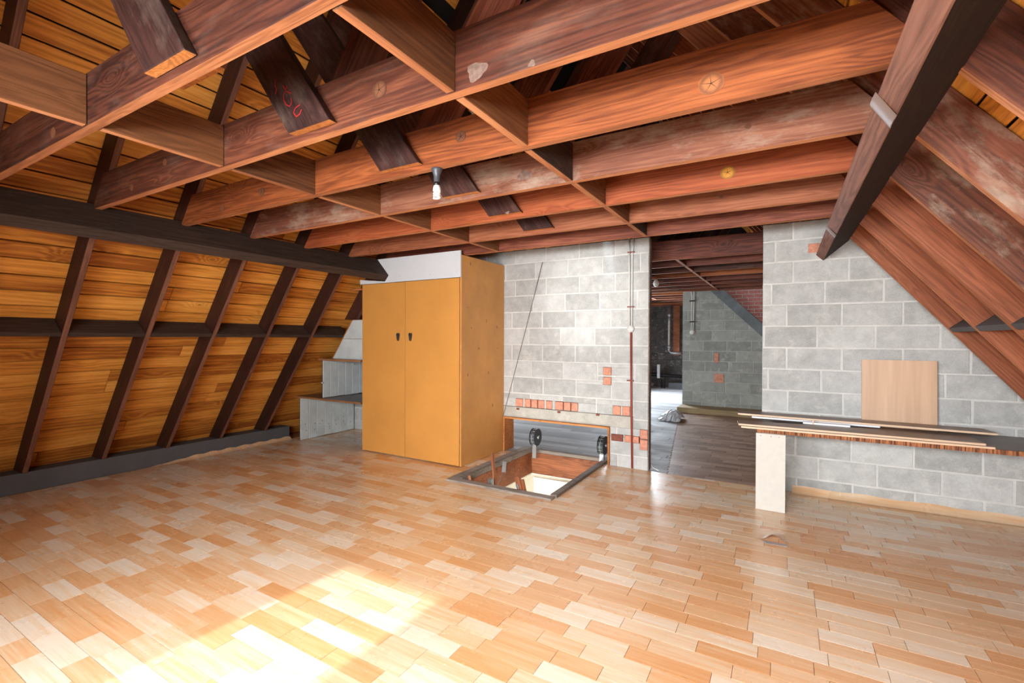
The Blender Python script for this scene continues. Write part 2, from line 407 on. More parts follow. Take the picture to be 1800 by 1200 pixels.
# worn grey boards of the room beyond
gr = []; y = YW
while y < YEND:
    x = -6.6+random.random()*-.5; xe = (-1.125-.155*(y-5.4)) if y < 9.95 else 2.4
    while x < xe:
        L = random.uniform(.9,1.6); gr.append((x,min(x+L,xe),y,y+.14)); x += L
    y += .14
gr2 = []
for r in gr: gr2 += cutrect([r],(HX0,HX1,HY0,HY1))
for x0,x1,y0,y1 in gr2:
    bm = bmesh.new(); c = ((x0+x1)/2,(y0+y1)/2,0); hx, hy = (x1-x0)/2-.002, (y1-y0)/2-.002
    add_prism(bm, [(-hx,-hy),(hx,-hy),(hx,hy),(-hx,hy)], lambda u,v,d:(u,v,d), -.001, -.006, .001)
    from_bm('floorboard', bm, GREYFL, floor, c, tone=random.random())

# ------------------------------------------------------------------ block walls
def block_wall(name, X0, X1, Y, z_off, top, openings, mats, thick=.1, clips=(), L=.45, H=.2125, seed=1, joint=.008, face=-1, pname='block'):
    rnd = random.Random(seed)
    root = empty(name, ((X0+X1)/2, Y, 0), kind='structure')
    bm = bmesh.new()
    for x0,x1,z0,z1 in [r for r in cutall([(X0,X1,0,top)],openings)]:
        poly = [(x0,z0),(x1,z0),(x1,z1),(x0,z1)]
        for c in clips: poly = clip(poly,*c)
        if len(poly)>2: add_prism(bm, poly, lambda u,v,d:(u,d,v), Y+.005, Y+thick)
    from_bm('mortar_bed', bm, mats[1], root)
    z = z_off; k = 0
    while z < top:
        x = X0-.45*rnd.random()*.3-(L/2 if k%2 else 0)
        while x < X1:
            l = L
            r = (max(x+joint,X0),min(x+l-joint,X1),max(z+joint,0),min(z+H-joint,top))
            for x0,x1,z0,z1 in cutall([r],openings):
                if x1-x0<.03 or z1-z0<.03: continue
                poly = [(x0,z0),(x1,z0),(x1,z1),(x0,z1)]
                for c in clips: poly = clip(poly,*c) if poly else poly
                if len(poly)<3: continue
                cx = sum(p[0] for p in poly)/len(poly); cz = sum(p[1] for p in poly)/len(poly)
                if max(p[0] for p in poly)-min(p[0] for p in poly)<.03: continue
                poly = [(u-cx+rnd.uniform(-.0025,.0025),v-cz+rnd.uniform(-.0025,.0025)) for u,v in poly]
                bm = bmesh.new(); add_prism(bm, poly, lambda u,v,d:(u,d,v), rnd.uniform(0,.0025), thick*.8, .004)
                from_bm(pname, bm, mats[0], root, (cx,Y,cz), tone=rnd.random())
            x += l
        z += H; k += 1
    return root
def cutall(rects, holes):
    for h in holes: rects = cutrect(rects,h)
    return rects
NX0,NX1,NZ = -3.24,-1.775,.46
bricks = []
for i,x in enumerate((-3.06,-2.93,-2.83,-2.73,-2.62,-2.49,-2.37,-2.27)): bricks.append((x,x+(.085 if i not in(0,5) else .105),.607,.708,BRICK))
bricks += [(-1.86,-1.765,1.07,1.16,BRICK),(-1.86,-1.765,.955,1.045,BRICK),(-1.74,-1.65,.607,.712,BRICK),(-1.63,-1.54,.607,.712,BRICK),
           (-1.42,-1.335,.36,.46,BRICK),(-1.42,-1.335,.23,.345,BRICK),(-1.60,-1.435,.30,.375,BRICK),(-1.76,-1.62,.30,.375,BRICK_D)]
holes = [(DX0,DX1,-1,9),(NX0,NX1,-1,NZ),(NX0-.04,-1.5,NZ,.60)]
holes += [(a-.004,b+.004,c-.004,d+.004) for a,b,c,d,_ in bricks]
wall_back = block_wall('wall_back', -6.6, 2.45, YW, -.068, WT, holes, (BLOCK,MORTAR), .1,
    clips=[(-1,1/ML,6.705-.02),(1,1/MR,2.738-.02)], seed=4)
box('lintel', NX0-.04,-1.5,YW-.002,YW+.1,NZ,.598, LINTEL, wall_back, .004)
for a,b,c,d,m in bricks: box('brick', a,b,YW-.003,YW+.08,c,d, m, wall_back, .004)
for x,z in ((-3.05,.575),(-2.46,.58),(-1.95,.59)): box('plug', x,x+.045,YW-.006,YW+.02,z-.015,z+.012, BRICK_D, wall_back, .003)
# brick patch behind the right purlin end
box('brick', .20,.30,YW-.004,YW+.05,2.34,2.43, BRICK, wall_back, .004)
# timber stud on the doorway's left side
box('trim_1', DX0-.002,DX0+.012,YW+.01,YW+.1,0,WT, W_GREY, None, .002, kind='structure')
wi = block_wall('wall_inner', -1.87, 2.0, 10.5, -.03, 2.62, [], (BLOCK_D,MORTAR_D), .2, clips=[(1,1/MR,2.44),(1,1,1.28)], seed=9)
# red brickwork above the sloping lead flashing
bm = bmesh.new(); poly = [(-1.87,0),(2.2,0),(2.2,2.62),(-1.87,2.62)]; poly = clip(poly,-1,-1,-1.28); poly = clip(poly,1,1/MR,2.44)
add_prism(bm, poly, lambda u,v,d:(u,d,v), 10.515, 10.69); from_bm('mortar_bed', bm, MORTAR_D, wi)
z = .9; k = 0
while z < 2.6:
    x = -1.5-(.11 if k%2 else 0)
    while x < 1.6:
        poly = [(x+.006,z+.006),(x+.214,z+.006),(x+.214,z+.069),(x+.006,z+.069)]
        poly = clip(poly,-1,-1,-1.28-.02); poly = clip(poly,1,1/MR,2.43) if poly else poly
        if len(poly)>2 and max(p[0] for p in poly)-min(p[0] for p in poly)>.03:
            cx = sum(p[0] for p in poly)/len(poly); cz = sum(p[1] for p in poly)/len(poly)
            bm = bmesh.new(); add_prism(bm,[(a-cx,b-cz) for a,b in poly],lambda u,v,d:(u,d,v),0,.08,.004)
            from_bm('brick',bm,BRICK_R,wi,(cx,10.505,cz))
        x += .22
    z += .075; k += 1
for a,b,c,d in ((-1.24,-1.16,1.01,1.21),(-1.24,-1.06,.60,.78)): box('brick', a,b,10.49,10.53,c,d,BRICK_D if a==0 else BRICK,wi,.004)
timber('lead_flashing', [(-1.42,2.60),(-1.16,2.60),(.62,.82),(.48,.70)], 10.40, 10.47, math.radians(-45), LEAD, wi)
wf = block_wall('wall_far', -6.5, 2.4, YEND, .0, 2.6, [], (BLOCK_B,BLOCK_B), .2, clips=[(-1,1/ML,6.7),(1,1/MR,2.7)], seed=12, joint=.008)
bm = bmesh.new()
for a in ((-6.6,2.4,2.72,6.3),(-2.95,2.4,2.6,2.72),(-6.6,-3.75,2.6,2.72)): add_box(bm,a[0],a[1],YEND+.02,YEND+.12,a[2],a[3])
from_bm('gable_infill', bm, FELT, wf)
# gable wall behind the camera with two window openings
gw = empty('wall_front', (-2,YG,0), kind='structure')
GW = [(-2.70,-1.885,.9,2.10),(-1.5,.6,.9,2.1)]
bm = bmesh.new()
for x0,x1,z0,z1 in cutall([(-6.9,2.8,-.1,6.2)],GW): add_box(bm,x0,x1,YG-.12,YG,z0,z1)
from_bm('gable_blockwork', bm, BLOCK, gw)
for i,(x0,x1,z0,z1) in enumerate(GW):
    wn = empty('window_%d'%(i+1), ((x0+x1)/2,YG-.06,z0), kind='structure')
    bm = bmesh.new()
    for a in ((x0,x0+.02,z0,z1),(x1-.02,x1,z0,z1),(x0,x1,z0,z0+.02),(x0,x1,z1-.02,z1)): add_box(bm,a[0],a[1],YG-.1,YG-.04,a[2],a[3])
    from_bm('window_frame', bm, WHITE, wn)
m, nt, b = newmat('opaque_sun_block'); b.inputs['Base Color'].default_value=(.9,.95,.95,1); b.inputs['Roughness'].default_value=.6
box('pane', -1.5,.6,YG-.075,YG-.07,.9,2.1, m, bpy.data.objects['window_2'], 0)  # unseen opaque pane added to keep the sun out of this window

# ------------------------------------------------------------------ roof lining boards
def lining(name, side, kstart):
    root = empty(name, (-6.7 if side<0 else 2.7, 3, 0), kind='structure')
    M = ML if side<0 else MR; ang = math.atan(M); ca, sa = math.cos(ang), math.sin(ang)
    x0 = -6.705 if side<0 else 2.738; tot = APZ/sa; s = 0; k = 0; W = .147
    while s < tot-.02:
        e = min(s+W-.012, tot)
        spans = [(YG,random.uniform(1.5,4.5)),(0,0)]; cut = spans[0][1]
        spans = [(YG,cut),(cut,9.5),(9.5,YEND)]
        z = s*sa
        if z > 4.75 and k%5 != 2:  # bare felt between the upper boards
            s += W; k += 1; continue
        for a,b in spans:
            cs = (s+e)/2; th = .020
            P = [(s-cs,0),(e-cs,0),(e-cs,th),(s-cs,th)]
            cx, cz = x0 - side*cs*ca, cs*sa
            bm = bmesh.new()
            # u along slope, v outward normal
            nx, nz = (-sa, ca) if side<0 else (sa, ca)
            loc = Vector((cx,(a+b)/2,cz)); hl = (b-a)/2-.002
            jt = random.uniform(0,.002)
            # local frame: X along world Y
            add_prism(bm, P, lambda u,v,d: (d, -( -side*u*ca+(v+jt)*nx), u*sa+(v+jt)*nz), -hl, hl)
            from_bm('roof_board', bm, W_BOARD, root, loc, (0,0,math.pi/2), bevel=.002)
        s += W; k += 1
    bm = bmesh.new()
    nx, nz = (-sa, ca) if side<0 else (sa, ca); o = .03
    A = (x0+nx*o+side*.06*ca, nz*o-.06*sa); B = (APX+nx*o, APZ+nz*o)
    add_prism(bm, [A,B,(B[0]+nx*.03,B[1]+nz*.03),(A[0]+nx*.03,A[1]+nz*.03)], lambda u,v,d:(u,d,v), YG-.1, YEND-.55 if side<0 else YEND+.2)
    from_bm('roofing_felt', bm, FELT, root)
    return root
lining('wall_left', -1, 0); lining('wall_right', 1, 0)

# ------------------------------------------------------------------ ceiling joists
JB, JT = 2.481, 2.722
jm = [W_PURP,W_PURP,W_ORNG,W_DUSTY,W_ORNR,W_TAN,W_RED]
jl = ['dark red-brown ceiling joist nearest the camera, cropped by the top of the picture',
 'red-brown ceiling joist with a big knot and pale plaster splashes, second from the camera',
 'orange ceiling joist with a round cracked knot, the lamp holder hangs from it',
 'dusty rough-sawn brown ceiling joist, next beyond the joist with the lamp',
 'orange ceiling joist with a bright yellow knot near its right end',
 'plain tan-red ceiling joist, second from the block wall, just in front of the wardrobe top',
 'reddish ceiling joist nearest the block wall, running over the wardrobe']
def joist(y1, mat, label, group=None, x0=None, x1=None):
    a0,b0 = xlu(JB)+.004, xlu(JT)+.004; a1,b1 = xru(JB)-.004, xru(JT)-.004
    o = timber('ceiling_joist', [(a0,JB),(a1,JB),(b1,JT),(b0,JT)], y1-.05, y1, 0, mat, tone=random.random())
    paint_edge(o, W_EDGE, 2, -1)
    return tag(o, label, 'joist', group)
JY = [.9426+SP*k for k in range(7)]; JY[6] = 4.545
JO = [joist(yy, jm[k], jl[k], 'joists of the near room') for k,yy in enumerate(JY)]
IY = []; yy = 6.06
while yy < YEND-.1: IY.append(yy); yy += SP
for k,yy in enumerate(IY):
    joist(yy, [W_RED,W_RED,W_PURP,W_ORNG,W_RED][k%5], 'red-brown joist with a pale scrape, first one beyond the doorway head' if k==0 else
      ('%s joist beyond the doorway, dark red-brown, counted from the doorway head'%(ORD+['thirteenth','fourteenth','fifteenth','sixteenth'])[k]), 'joists of the room beyond')

# noggings between the joists
def nog_between(x, ya, yb, label, mat=W_NOG, z0=JB+.0, z1=JT-.012, group='noggings between the ceiling joists', name='nogging'):
    c = Vector((x,(ya+yb)/2,(z0+z1)/2)); bm = bmesh.new(); h = (yb-ya)/2-.002
    add_box(bm,-h,h,-.022,.022,-(z1-z0)/2,(z1-z0)/2)
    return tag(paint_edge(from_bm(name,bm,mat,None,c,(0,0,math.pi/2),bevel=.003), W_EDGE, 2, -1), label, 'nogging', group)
names = ['in front of the nearest joist','between the first and second joists','between the second and third joists','between the third and fourth joists','between the fourth and fifth joists','between the fifth and sixth joists','between the sixth and seventh joists']
for side,x in (('left',-2.79),('right',-1.155)):
    for k in range(7):
        ya = (JY[k-1] if k else .34); yb = JY[k]-.05
        nog_between(x+random.uniform(-.01,.01), ya, yb, 'brown nogging of the %s row, %s'%(side,names[k]), W_NOG if (k%3 or side=='left') else W_DARKG)
    for k in range(10):
        nog_between(x+(0 if k%2 else .0), IY[k], IY[k+1]-.05, 'brown %s-row nogging behind the %s joist beyond the doorway'%(side,ORD[k]), W_RED, group='noggings of the room beyond')

# ------------------------------------------------------------------ rafters
def raft_left(y, label, group, mat):
    z0 = .0 if y>YW else (1.76 if 4.4<y<4.7 else (1.76 if y>5 else .192)); zt = APZ-.15; d = .263
    poly = [(xlb(z0)+.006,z0),(xlu(z0)-.01,z0),(APX-.02, (APX-.02+6.442)*ML),(APX-.02,zt-.1),(xlb(zt-.1)+.006,zt-.1)]
    poly = [(xlb(z0)+.006,z0),(xlu(z0)-.01,z0),(APX-.03,(APX-.03+6.705-.263)*ML),(APX-.03,(APX-.03+6.705)*ML-.006)]
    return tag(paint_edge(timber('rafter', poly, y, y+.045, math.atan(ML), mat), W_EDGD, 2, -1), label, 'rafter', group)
def raft_right(y, label, group, mat):
    z0 = .002
    poly = [(xru(z0),z0),(xrb(z0)-.006,z0),(APX+.03,(2.738-APX-.03)*MR-.006),(APX+.03,(2.468-APX-.03)*MR)]
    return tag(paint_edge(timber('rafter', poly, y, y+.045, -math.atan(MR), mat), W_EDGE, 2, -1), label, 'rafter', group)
RL = [1.5256+SP*k for k in range(-2,6)]
for i,y in enumerate(RL):
    n = len(RL)-1-i
    raft_left(y, 'dark stained rafter on the left slope, %s from the wardrobe'%ORD[n] if n else 'dark stained rafter on the left slope, right beside the wardrobe', 'rafters of the left slope', W_DARK)
RR = [5.16-.607*k for k in range(9)]
rm = [W_TAN,W_TAN,W_TAN,W_DUSTY,W_DUSTY,W_PURP,W_PURP,W_PURP,W_PURP]
for i,y in enumerate(RR):
    raft_right(y, ('rafter of the right slope lying against the block wall' if i==0 else '%s rafter of the right slope counted from the block wall%s'%(ORD[i],', greyed and dusty' if i in(3,4) else '')), 'rafters of the right slope', rm[i])
y = 5.72; k = 0
while y < 11.5:
    raft_left(y, 'left-slope rafter in the dark roof space, %s beyond the block wall'%ORD[k], 'rafters beyond the block wall', W_RED if k%2 else W_PURP)
    raft_right(y, 'right-slope rafter in the dark roof space, %s beyond the block wall'%ORD[k], 'rafters beyond the block wall', W_RED)
    y += SP; k += 1
# noggings between the left rafters (square to the slope)
al = math.atan(ML); tx,tz = math.cos(al), math.sin(al); nx,nz = math.sin(al), -math.cos(al)
def slope_nog(z, ya, yb, label, d=.21, th=.045, mat=W_DARKG):
    bx,bz = xlb(z), z
    poly = [(bx,bz),(bx+nx*d,bz+nz*d),(bx+nx*d-tx*th,bz+nz*d-tz*th),(bx-tx*th,bz-tz*th)]
    return tag(sweep_y('nogging', poly, ya+.002, yb-.002, mat), label, 'nogging', 'noggings between the left rafters')
for i in range(len(RL)-1):
    n = len(RL)-1-i
    slope_nog(1.665, RL[i]+.045, RL[i+1], 'grey-brown nogging halfway up the left slope, %s bay from the wardrobe'%ORD[n-1])
for i in range(len(RR)-1):
    za = 1.60; ar = math.atan(MR); 
    bx = xru(za); d=.21
    if i<4:
        poly = [(bx+.003,za),(bx+.003+math.sin(ar)*d,za+math.cos(ar)*d),(bx+.003+math.sin(ar)*d+math.cos(ar)*.045,za+math.cos(ar)*d-math.sin(ar)*.045),(bx+.003+math.cos(ar)*.045,za-math.sin(ar)*.045)]
        tag(sweep_y('nogging', poly, RR[i+1]+.047, RR[i]-.002, LEDGE), 'dark grey nogging low on the right slope, %s bay from the block wall'%ORD[i], 'nogging','noggings between the right rafters')

# ------------------------------------------------------------------ struts beside the joists
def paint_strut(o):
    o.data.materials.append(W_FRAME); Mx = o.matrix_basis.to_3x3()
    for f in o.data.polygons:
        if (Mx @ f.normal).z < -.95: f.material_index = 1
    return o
def strut(y0, y1, side, label, group, mat=W_STRUT):
    cx = -1.967; hw = .152
    dx, dz = (-.6,.8) if side<0 else (.6,.8)
    z0 = JB+.03
    if side<0: T = [(t, ) for t in (0,)]
    def hit(x):   # distance to the rafter underside
        if side<0: return (x+6.442-z0/ML)/(.6+.8/ML)
        return (2.468-z0/MR-x)/(.6+.8/MR)
    a, b = cx-hw, cx+hw
    ta, tb = hit(a)-.01, hit(b)-.01
    poly = [(a,z0),(b,z0),(b+dx*tb,z0+dz*tb),(a+dx*ta,z0+dz*ta)]
    return tag(paint_strut(timber('strut', poly, y0, y1, math.atan2(dz,dx) if side>0 else math.atan2(-dz,-dx), mat)), label, 'strut', group)
STR = []
for k,yy in enumerate(JY[:6]):
    st = strut(yy-.05-.047, yy-.052, -1, 'dark strut leaning left on the near face of the %s joist%s'%(ORD[k],', red crayon marks' if k==1 else ''), 'struts leaning left')
    STR.append(st)
    strut(yy+.002, yy+.047, 1, 'dark sawn strut leaning right, nailed behind the %s joist'%ORD[k], 'struts leaning right', W_PURP if k%2 else W_RED)
for k,yy in enumerate(IY[:8]):
    strut(yy-.097, yy-.052, -1, 'left-leaning strut in the roof space on the %s joist beyond the wall'%ORD[k], 'struts beyond the block wall')
    strut(yy+.002, yy+.047, 1, 'right-leaning strut in the roof space on the %s joist beyond the wall'%ORD[k], 'struts beyond the block wall')

# knots, plaster splashes and crayon on the joists and struts (px,py in the joist's near-face plane)
def mk_knot(name, core, ring):
    m, nt, b = newmat(name)
    tc = nt.nodes.new('ShaderNodeTexCoord'); v = N(nt,'ShaderNodeVectorMath',operation='LENGTH'); nt.links.new(tc.outputs['Object'], v.inputs[0])
    l = math_(nt,'MULTIPLY_ADD', v.outputs['Value'], 16, math_(nt,'MULTIPLY',noise(nt,coords(nt),20,3,.6),.35))
    nt.links.new(ramp(nt, l, [(.1,ring),(.3,core),(.55,core),(.8,tuple(c*.45 for c in core)),(1,ring)]), b.inputs['Base Color']); b.inputs['Roughness'].default_value=.6
    return m
K_BR = mk_knot('knot_brown_ring', (.40,.135,.04), (.34,.10,.028)); K_YE = mk_knot('knot_yellow', (.62,.27,.025), (.40,.12,.02)); K_GR = mk_knot('knot_pale', (.16,.055,.022),(.12,.035,.014))
def px_on_y(px, py, Y):
    d = fw+r2*((px-900)/FPX)-u2*((py-600)/FPX); t = Y/d.y
    return Vector((d.x*t, Y, EYE+d.z*t))
def knot(k, px, py, r, mat, ell=1.15):
    Y = JY[k]-.05; p = px_on_y(px,py,Y); bm = bmesh.new(); pts = []
    rn = random.Random(px)
    for i in range(20):
        a = 2*math.pi*i/20; q = r*(1+rn.uniform(-.06,.06)); pts.append((q*ell*math.cos(a), q*math.sin(a)))
    add_prism(bm, pts, lambda u,v,d:(u,d,v), -.0018, .002)
    from_bm('knot', bm, mat, JO[k], p)
    if r > .028:
        bm = bmesh.new()
        for i in range(5):
            a = 2*math.pi*i/5+.4; q = r*.8
            n_ = Vector((-math.sin(a),0,math.cos(a)))*.0012; e_ = Vector((math.cos(a)*q*ell,0,math.sin(a)*q))
            add_prism(bm, [(n_.x,n_.z),(e_.x,e_.z),(-n_.x,-n_.z)], lambda u,v,d:(u,d,v), -.0026, -.0016)
        from_bm('knot_crack', bm, BLACKP, JO[k], p)
for a in ((2,1250,147,.045,K_BR),(1,667,158,.038,K_GR),(4,1279,303,.040,K_YE),(2,810,240,.030,K_GR),(1,290,285,.022,K_GR),(1,232,330,.022,K_GR),(2,460,337,.030,K_GR),(2,391,366,.026,K_GR),(0,94,233,.028,K_GR),(3,1315,222,.014,K_GR),(5,1268,346,.014,K_GR),(6,1000,448,.012,K_GR)):
    if a[0] < 6: knot(*a)
def splash(k, px, py, rx, rz, seed, mat):
    Y = JY[k]-.05; p = px_on_y(px,py,Y); rn = random.Random(seed); bm = bmesh.new(); pts = []
    for i in range(26):
        a = 2*math.pi*i/26; q = 1+.18*math.sin(3*a+seed)+rn.uniform(-.07,.07); pts.append((rx*q*math.cos(a), rz*q*math.sin(a)))
    c = bm.verts.new((0,-.0012,0)); ring = [bm.verts.new((u,-.0008,v)) for u,v in pts]
    for i in range(26): bm.faces.new((c,ring[i],ring[(i+1)%26]))
    from_bm('plaster_splash', bm, mat, JO[k], p)
PLAST = plain('faded_plaster_splash', (.17,.105,.08), .9, var=.4, scale=40)
for a in ((1,838,125,.045,.035,1),(3,922,308,.055,.03,3),(1,935,112,.015,.012,4),(3,892,374,.015,.01,5)): splash(*a, PLAST)
RED = plain('red_crayon', (.36,.012,.012), .8, bmp=0)
def crayon(pts):
    P = [px_on_y(x,y,JY[1]-.0985) for x,y in pts]
    bm = bmesh.new(); c = P[0].copy()
    for a,b in zip(P,P[1:]):
        d = (b-a).normalized(); n_ = Vector((-d.z,0,d.x))*.003
        vs = [bm.verts.new(q-c) for q in (a+n_,b+n_,b-n_,a-n_)]; bm.faces.new(vs)
    from_bm('crayon_mark', bm, RED, STR[1], c)
crayon([(484,140),(483,150),(486,158),(484,166)]); crayon([(512,164),(503,160),(498,166),(499,176),(503,184),(509,187),(513,180),(511,172)])
crayon([(527,184),(519,190),(516,198),(521,205),(527,200),(530,192)]); crayon([(497,150),(502,158),(505,150)])

# ------------------------------------------------------------------ purlins
LP = [(-4.58,2.523),(-4.39,2.303),(-4.45,2.234),(-4.64,2.454)]
tag(sweep_y('purlin', LP, YG, YW-.002, W_DARKG), 'long dark purlin carrying the left rafters and running into the wardrobe top', 'purlin')
rp = empty('purlin', (.39,2,2.37), 'thick brown and near-black purlin at the upper right, under the right rafters', 'purlin')
RP = [(.262,2.318),(.322,2.258),(.521,2.429),(.461,2.489)]
W_PUR2 = wood('purlin_wood_brown', (.10,.045,.03), (.24,.11,.075), (.34,.17,.12), rough=.75, knots=.25, blotch=.15, spread=.05)
beam = sweep_y('beam', RP, YG, YW-.002, W_PUR2, rp)
# its long lower face is stained near black
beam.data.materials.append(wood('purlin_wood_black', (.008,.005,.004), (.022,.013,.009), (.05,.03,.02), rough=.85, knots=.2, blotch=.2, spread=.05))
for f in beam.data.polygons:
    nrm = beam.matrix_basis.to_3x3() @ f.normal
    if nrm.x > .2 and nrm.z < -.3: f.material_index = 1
# plastic tape wrapped round it
for yy in (2.02,4.1):
    pts = [(.262-.004,2.322),(.262-.003,2.316),(.322,2.258-.004),(.335,2.258+.005),(.30,2.29),(.27,2.325)]
    bm = bmesh.new()
    add_prism(bm, [(-.065,-.034),(.065,.026),(.065,.034),(-.065,-.026)], lambda u,v,d:(d*.6+v*0, v*0+u*0, 0) if 0 else (0,0,0), 0, 1) if 0 else None
    A = Vector((.258,yy-.02,2.325)); B = Vector((.322,yy+.03,2.253))
    nrm = Vector((-.707,0,-.707))
    vs = []
    for i in range(9):
        t = i/8; base = A.lerp(B,t)
        for j in range(4):
            s = (j/3-.5)*.11; h = .002+.008*math.sin(math.pi*j/3)
            vs.append(bm.verts.new(base+Vector((0,s,0))+nrm*h))
    for i in range(8):
        for j in range(3): bm.faces.new((vs[i*4+j],vs[i*4+j+1],vs[i*4+j+5],vs[i*4+j+4]))
    tp = from_bm('tape', bm, TAPE, rp, smooth=True)
    if yy < 3: tp['label'] = 'shiny clear plastic tape round the beam'

# ------------------------------------------------------------------ left kerb
kerb = empty('baseboard_left', (-6.33,2,0), kind='structure')
bm = bmesh.new(); add_prism(bm, [(-6.34,0),(-6.34,.19),(xlb(.19)+.002,.19),(xlb(0)+.002,0)], lambda u,v,d:(u,d,v), YG, 4.36)
from_bm('kerb', bm, LEDGE, kerb)
bm = bmesh.new(); vs = []   # curling edge of the vinyl along the kerb
nseg = 60
for i in range(nseg+1):
    y = 2.6+(4.36-2.6)*i/nseg; hgt = .045*min(1,i/18)*(.85+.15*math.sin(i*.9))
    vs.append([bm.verts.new((-6.265,y,.002)),bm.verts.new((-6.300,y,.002+hgt*.35)),bm.verts.new((-6.325,y,.004+hgt))])
for a,b in zip(vs,vs[1:]):
    for j in range(2): bm.faces.new((a[j],b[j],b[j+1],a[j+1]))
from_bm('vinyl_upturn', bm, VINYL, kerb, tone=.5, smooth=True)
bb = empty('baseboard_back', (1.2,YW,0), kind='structure')
bm = bmesh.new(); vs = []
for i in range(41):
    x = .08+(2.40-.08)*i/40; hgt = .065+.006*math.sin(i*.8)
    vs.append([bm.verts.new((x,YW-.07,.002)),bm.verts.new((x,YW-.03,.012)),bm.verts.new((x,YW-.008,hgt))])
for a,b in zip(vs,vs[1:]):
    for j in range(2): bm.faces.new((a[j],b[j],b[j+1],a[j+1]))
from_bm('vinyl_upturn', bm, VINYL, bb, tone=.55, smooth=True)

# ------------------------------------------------------------------ wardrobe
X0,X1,YF = -4.871,-3.2455,4.4234; ZD,ZT = 2.2115,2.5209
wd = empty('wardrobe', ((X0+X1)/2,4.9,0), 'tall orange plywood wardrobe with two doors and a white top panel', 'wardrobe')
sd = box('side_panel', X1-.02,X1,YF+.002,YW-.003,.002,2.474, PLYS, wd)
def kn(x0,x1,y0,y1,z0,z1,p): return box('knot', x0,x1,y0,y1,z0,z1, KNOT, p, .0003)
for yy,zz in ((4.55,1.86),(4.62,1.62),(4.95,1.70),(5.2,1.63),(4.55,1.05),(4.78,1.36),(5.22,1.36),(5.0,1.05),(4.6,2.37),(5.1,.62)):
    kn(X1-.001,X1+.0012,yy,yy+random.uniform(.008,.02),zz,zz+random.uniform(.012,.04),sd)
ls = box('side_panel', X0,X0+.018,YF+.002,YW-.003,.002,2.19, WHITE, wd); ls['label'] = 'white painted left side panel'
box('back_panel', X0+.02,X1-.022,YW-.03,YW-.012,.002,2.19, PLYS, wd)
box('bottom_panel', X0+.02,X1-.022,YF+.03,YW-.035,.002,.03, PLYS, wd)
box('top_board', X0+.02,X1-.022,YF+.03,YW-.035,2.19,2.208, PLYS, wd)
xm = X0+.018+(X1-X0-.02)*.42
xm = -4.10
for a,b,hx,lab in ((X0+.014,xm-.004,-4.21,'left'),(xm+.004,X1-.018,-4.005,'right')):
    d = box('door', a,b,YF-.018,YF,.012,ZD-.006, PLY, wd); d['label'] = 'narrower left plywood door' if lab=='left' else 'wider right plywood door'
    # flared black grip
    bm = bmesh.new()
    prof = [(-.020,.048),(.020,.048),(.024,.030),(.013,-.030),(.010,-.048),(-.010,-.048),(-.013,-.030),(-.024,.030)]
    add_prism(bm, prof, lambda u,v,dd:(u,dd,v), -.022, 0, .006)
    from_bm('handle', bm, BLACKP, d, (hx,YF-.018,1.515))
    bm = bmesh.new(); add_box(bm,-.006,.006,-.030,-.02,-.03,.03); from_bm('handle_grip', bm, BLACKP, d, (hx,YF-.018,1.515), bevel=.003)
# white top panel notched round the purlin
pan = [(X0-.03,ZD+.0),(X1,ZD+.0),(X1,ZT),(-4.57,ZT),(LP[0][0]+.004,LP[0][1]-.005),(LP[1][0]+.008,LP[1][1]),(LP[2][0]+.004,LP[2][1]-.006),(LP[3][0]-.1,LP[2][1]+.022),(X0-.03,LP[2][1]+.04)]
bm = bmesh.new(); add_prism(bm, pan, lambda u,v,d:(u,d,v), YF-.016, YF)
from_bm('top_panel', bm, WHITE, wd)['label'] = 'white top panel notched round the purlin'
for x,z in ((-3.30,2.28),(-3.30,2.47),(-4.2,2.28),(-3.7,2.27)):
    lathe('screw', [(.004,0),(.004,-.001),(.001,-.0016)], (x,YF-.0165,z), GALV, wd, 'Y', 8)
bm = bmesh.new()
add_box(bm,-5.30,X0-.002,YF-.02,YF+.005,2.135,2.16); 
o = tag(from_bm('batten', bm, W_FRAME, None, bevel=.003), 'short pale batten from the wardrobe top corner to the last rafter','batten')
bm = bmesh.new(); add_box(bm,-5.325,-5.302,YF-.02,YF+.005,2.11,2.26); from_bm('batten_end', bm, W_FRAME, o, bevel=.003)

# ------------------------------------------------------------------ stepped corner cupboard
cb = empty('corner_shelving', (-5.6,4.9,0), 'white boarded step-shaped shelving built in between wardrobe and left rafters', 'shelving')
def tg_run(x, ya, yb, z0, z1, n, parent):
    wdt = (yb-ya)/n
    box('backing', x-.022,x-.016,ya+.004,yb-.004,z0+.004,z1-.004, FELT, parent, 0)
    for i in range(n):
        b = box('board', x-.014,x+random.uniform(-.001,.001),ya+i*wdt+.003,ya+(i+1)*wdt-.003,z0+random.uniform(0,.006),z1, WPAINT, parent, .003)
        for q in range(random.choice([1,2,3]) if z0<.1 else random.choice([0,0,1])):
            zz = z0+.08+random.random()*.16 if z0<.1 else z0+.3+random.random()*.25; yy = ya+(i+.25+.5*random.random())*wdt
            box('knot', x-.002,x+.0022,yy,yy+.012,zz,zz+.014, WPAINT_K, b, .0004)
tg_run(-6.10, 4.372, 5.36, .002, .612, 7, cb)
tg_run(-5.69, 4.44, 5.36, .642, 1.178, 7, cb)
s1 = box('shelf', -6.40,X0-.003,4.40,5.37,.615,.638, LAM, cb); 
bm = bmesh.new(); add_box(bm,-6.40,X0-.003,4.392,4.401,.614,.639); from_bm('edging', bm, W_SHELF, s1, bevel=.001)
s2 = box('shelf', -5.72,X0-.003,4.40,5.37,1.180,1.204, LAM, cb)
bm = bmesh.new(); add_box(bm,-5.72,X0-.003,4.392,4.401,1.179,1.205); from_bm('edging', bm, W_SHELF, s2, bevel=.001)
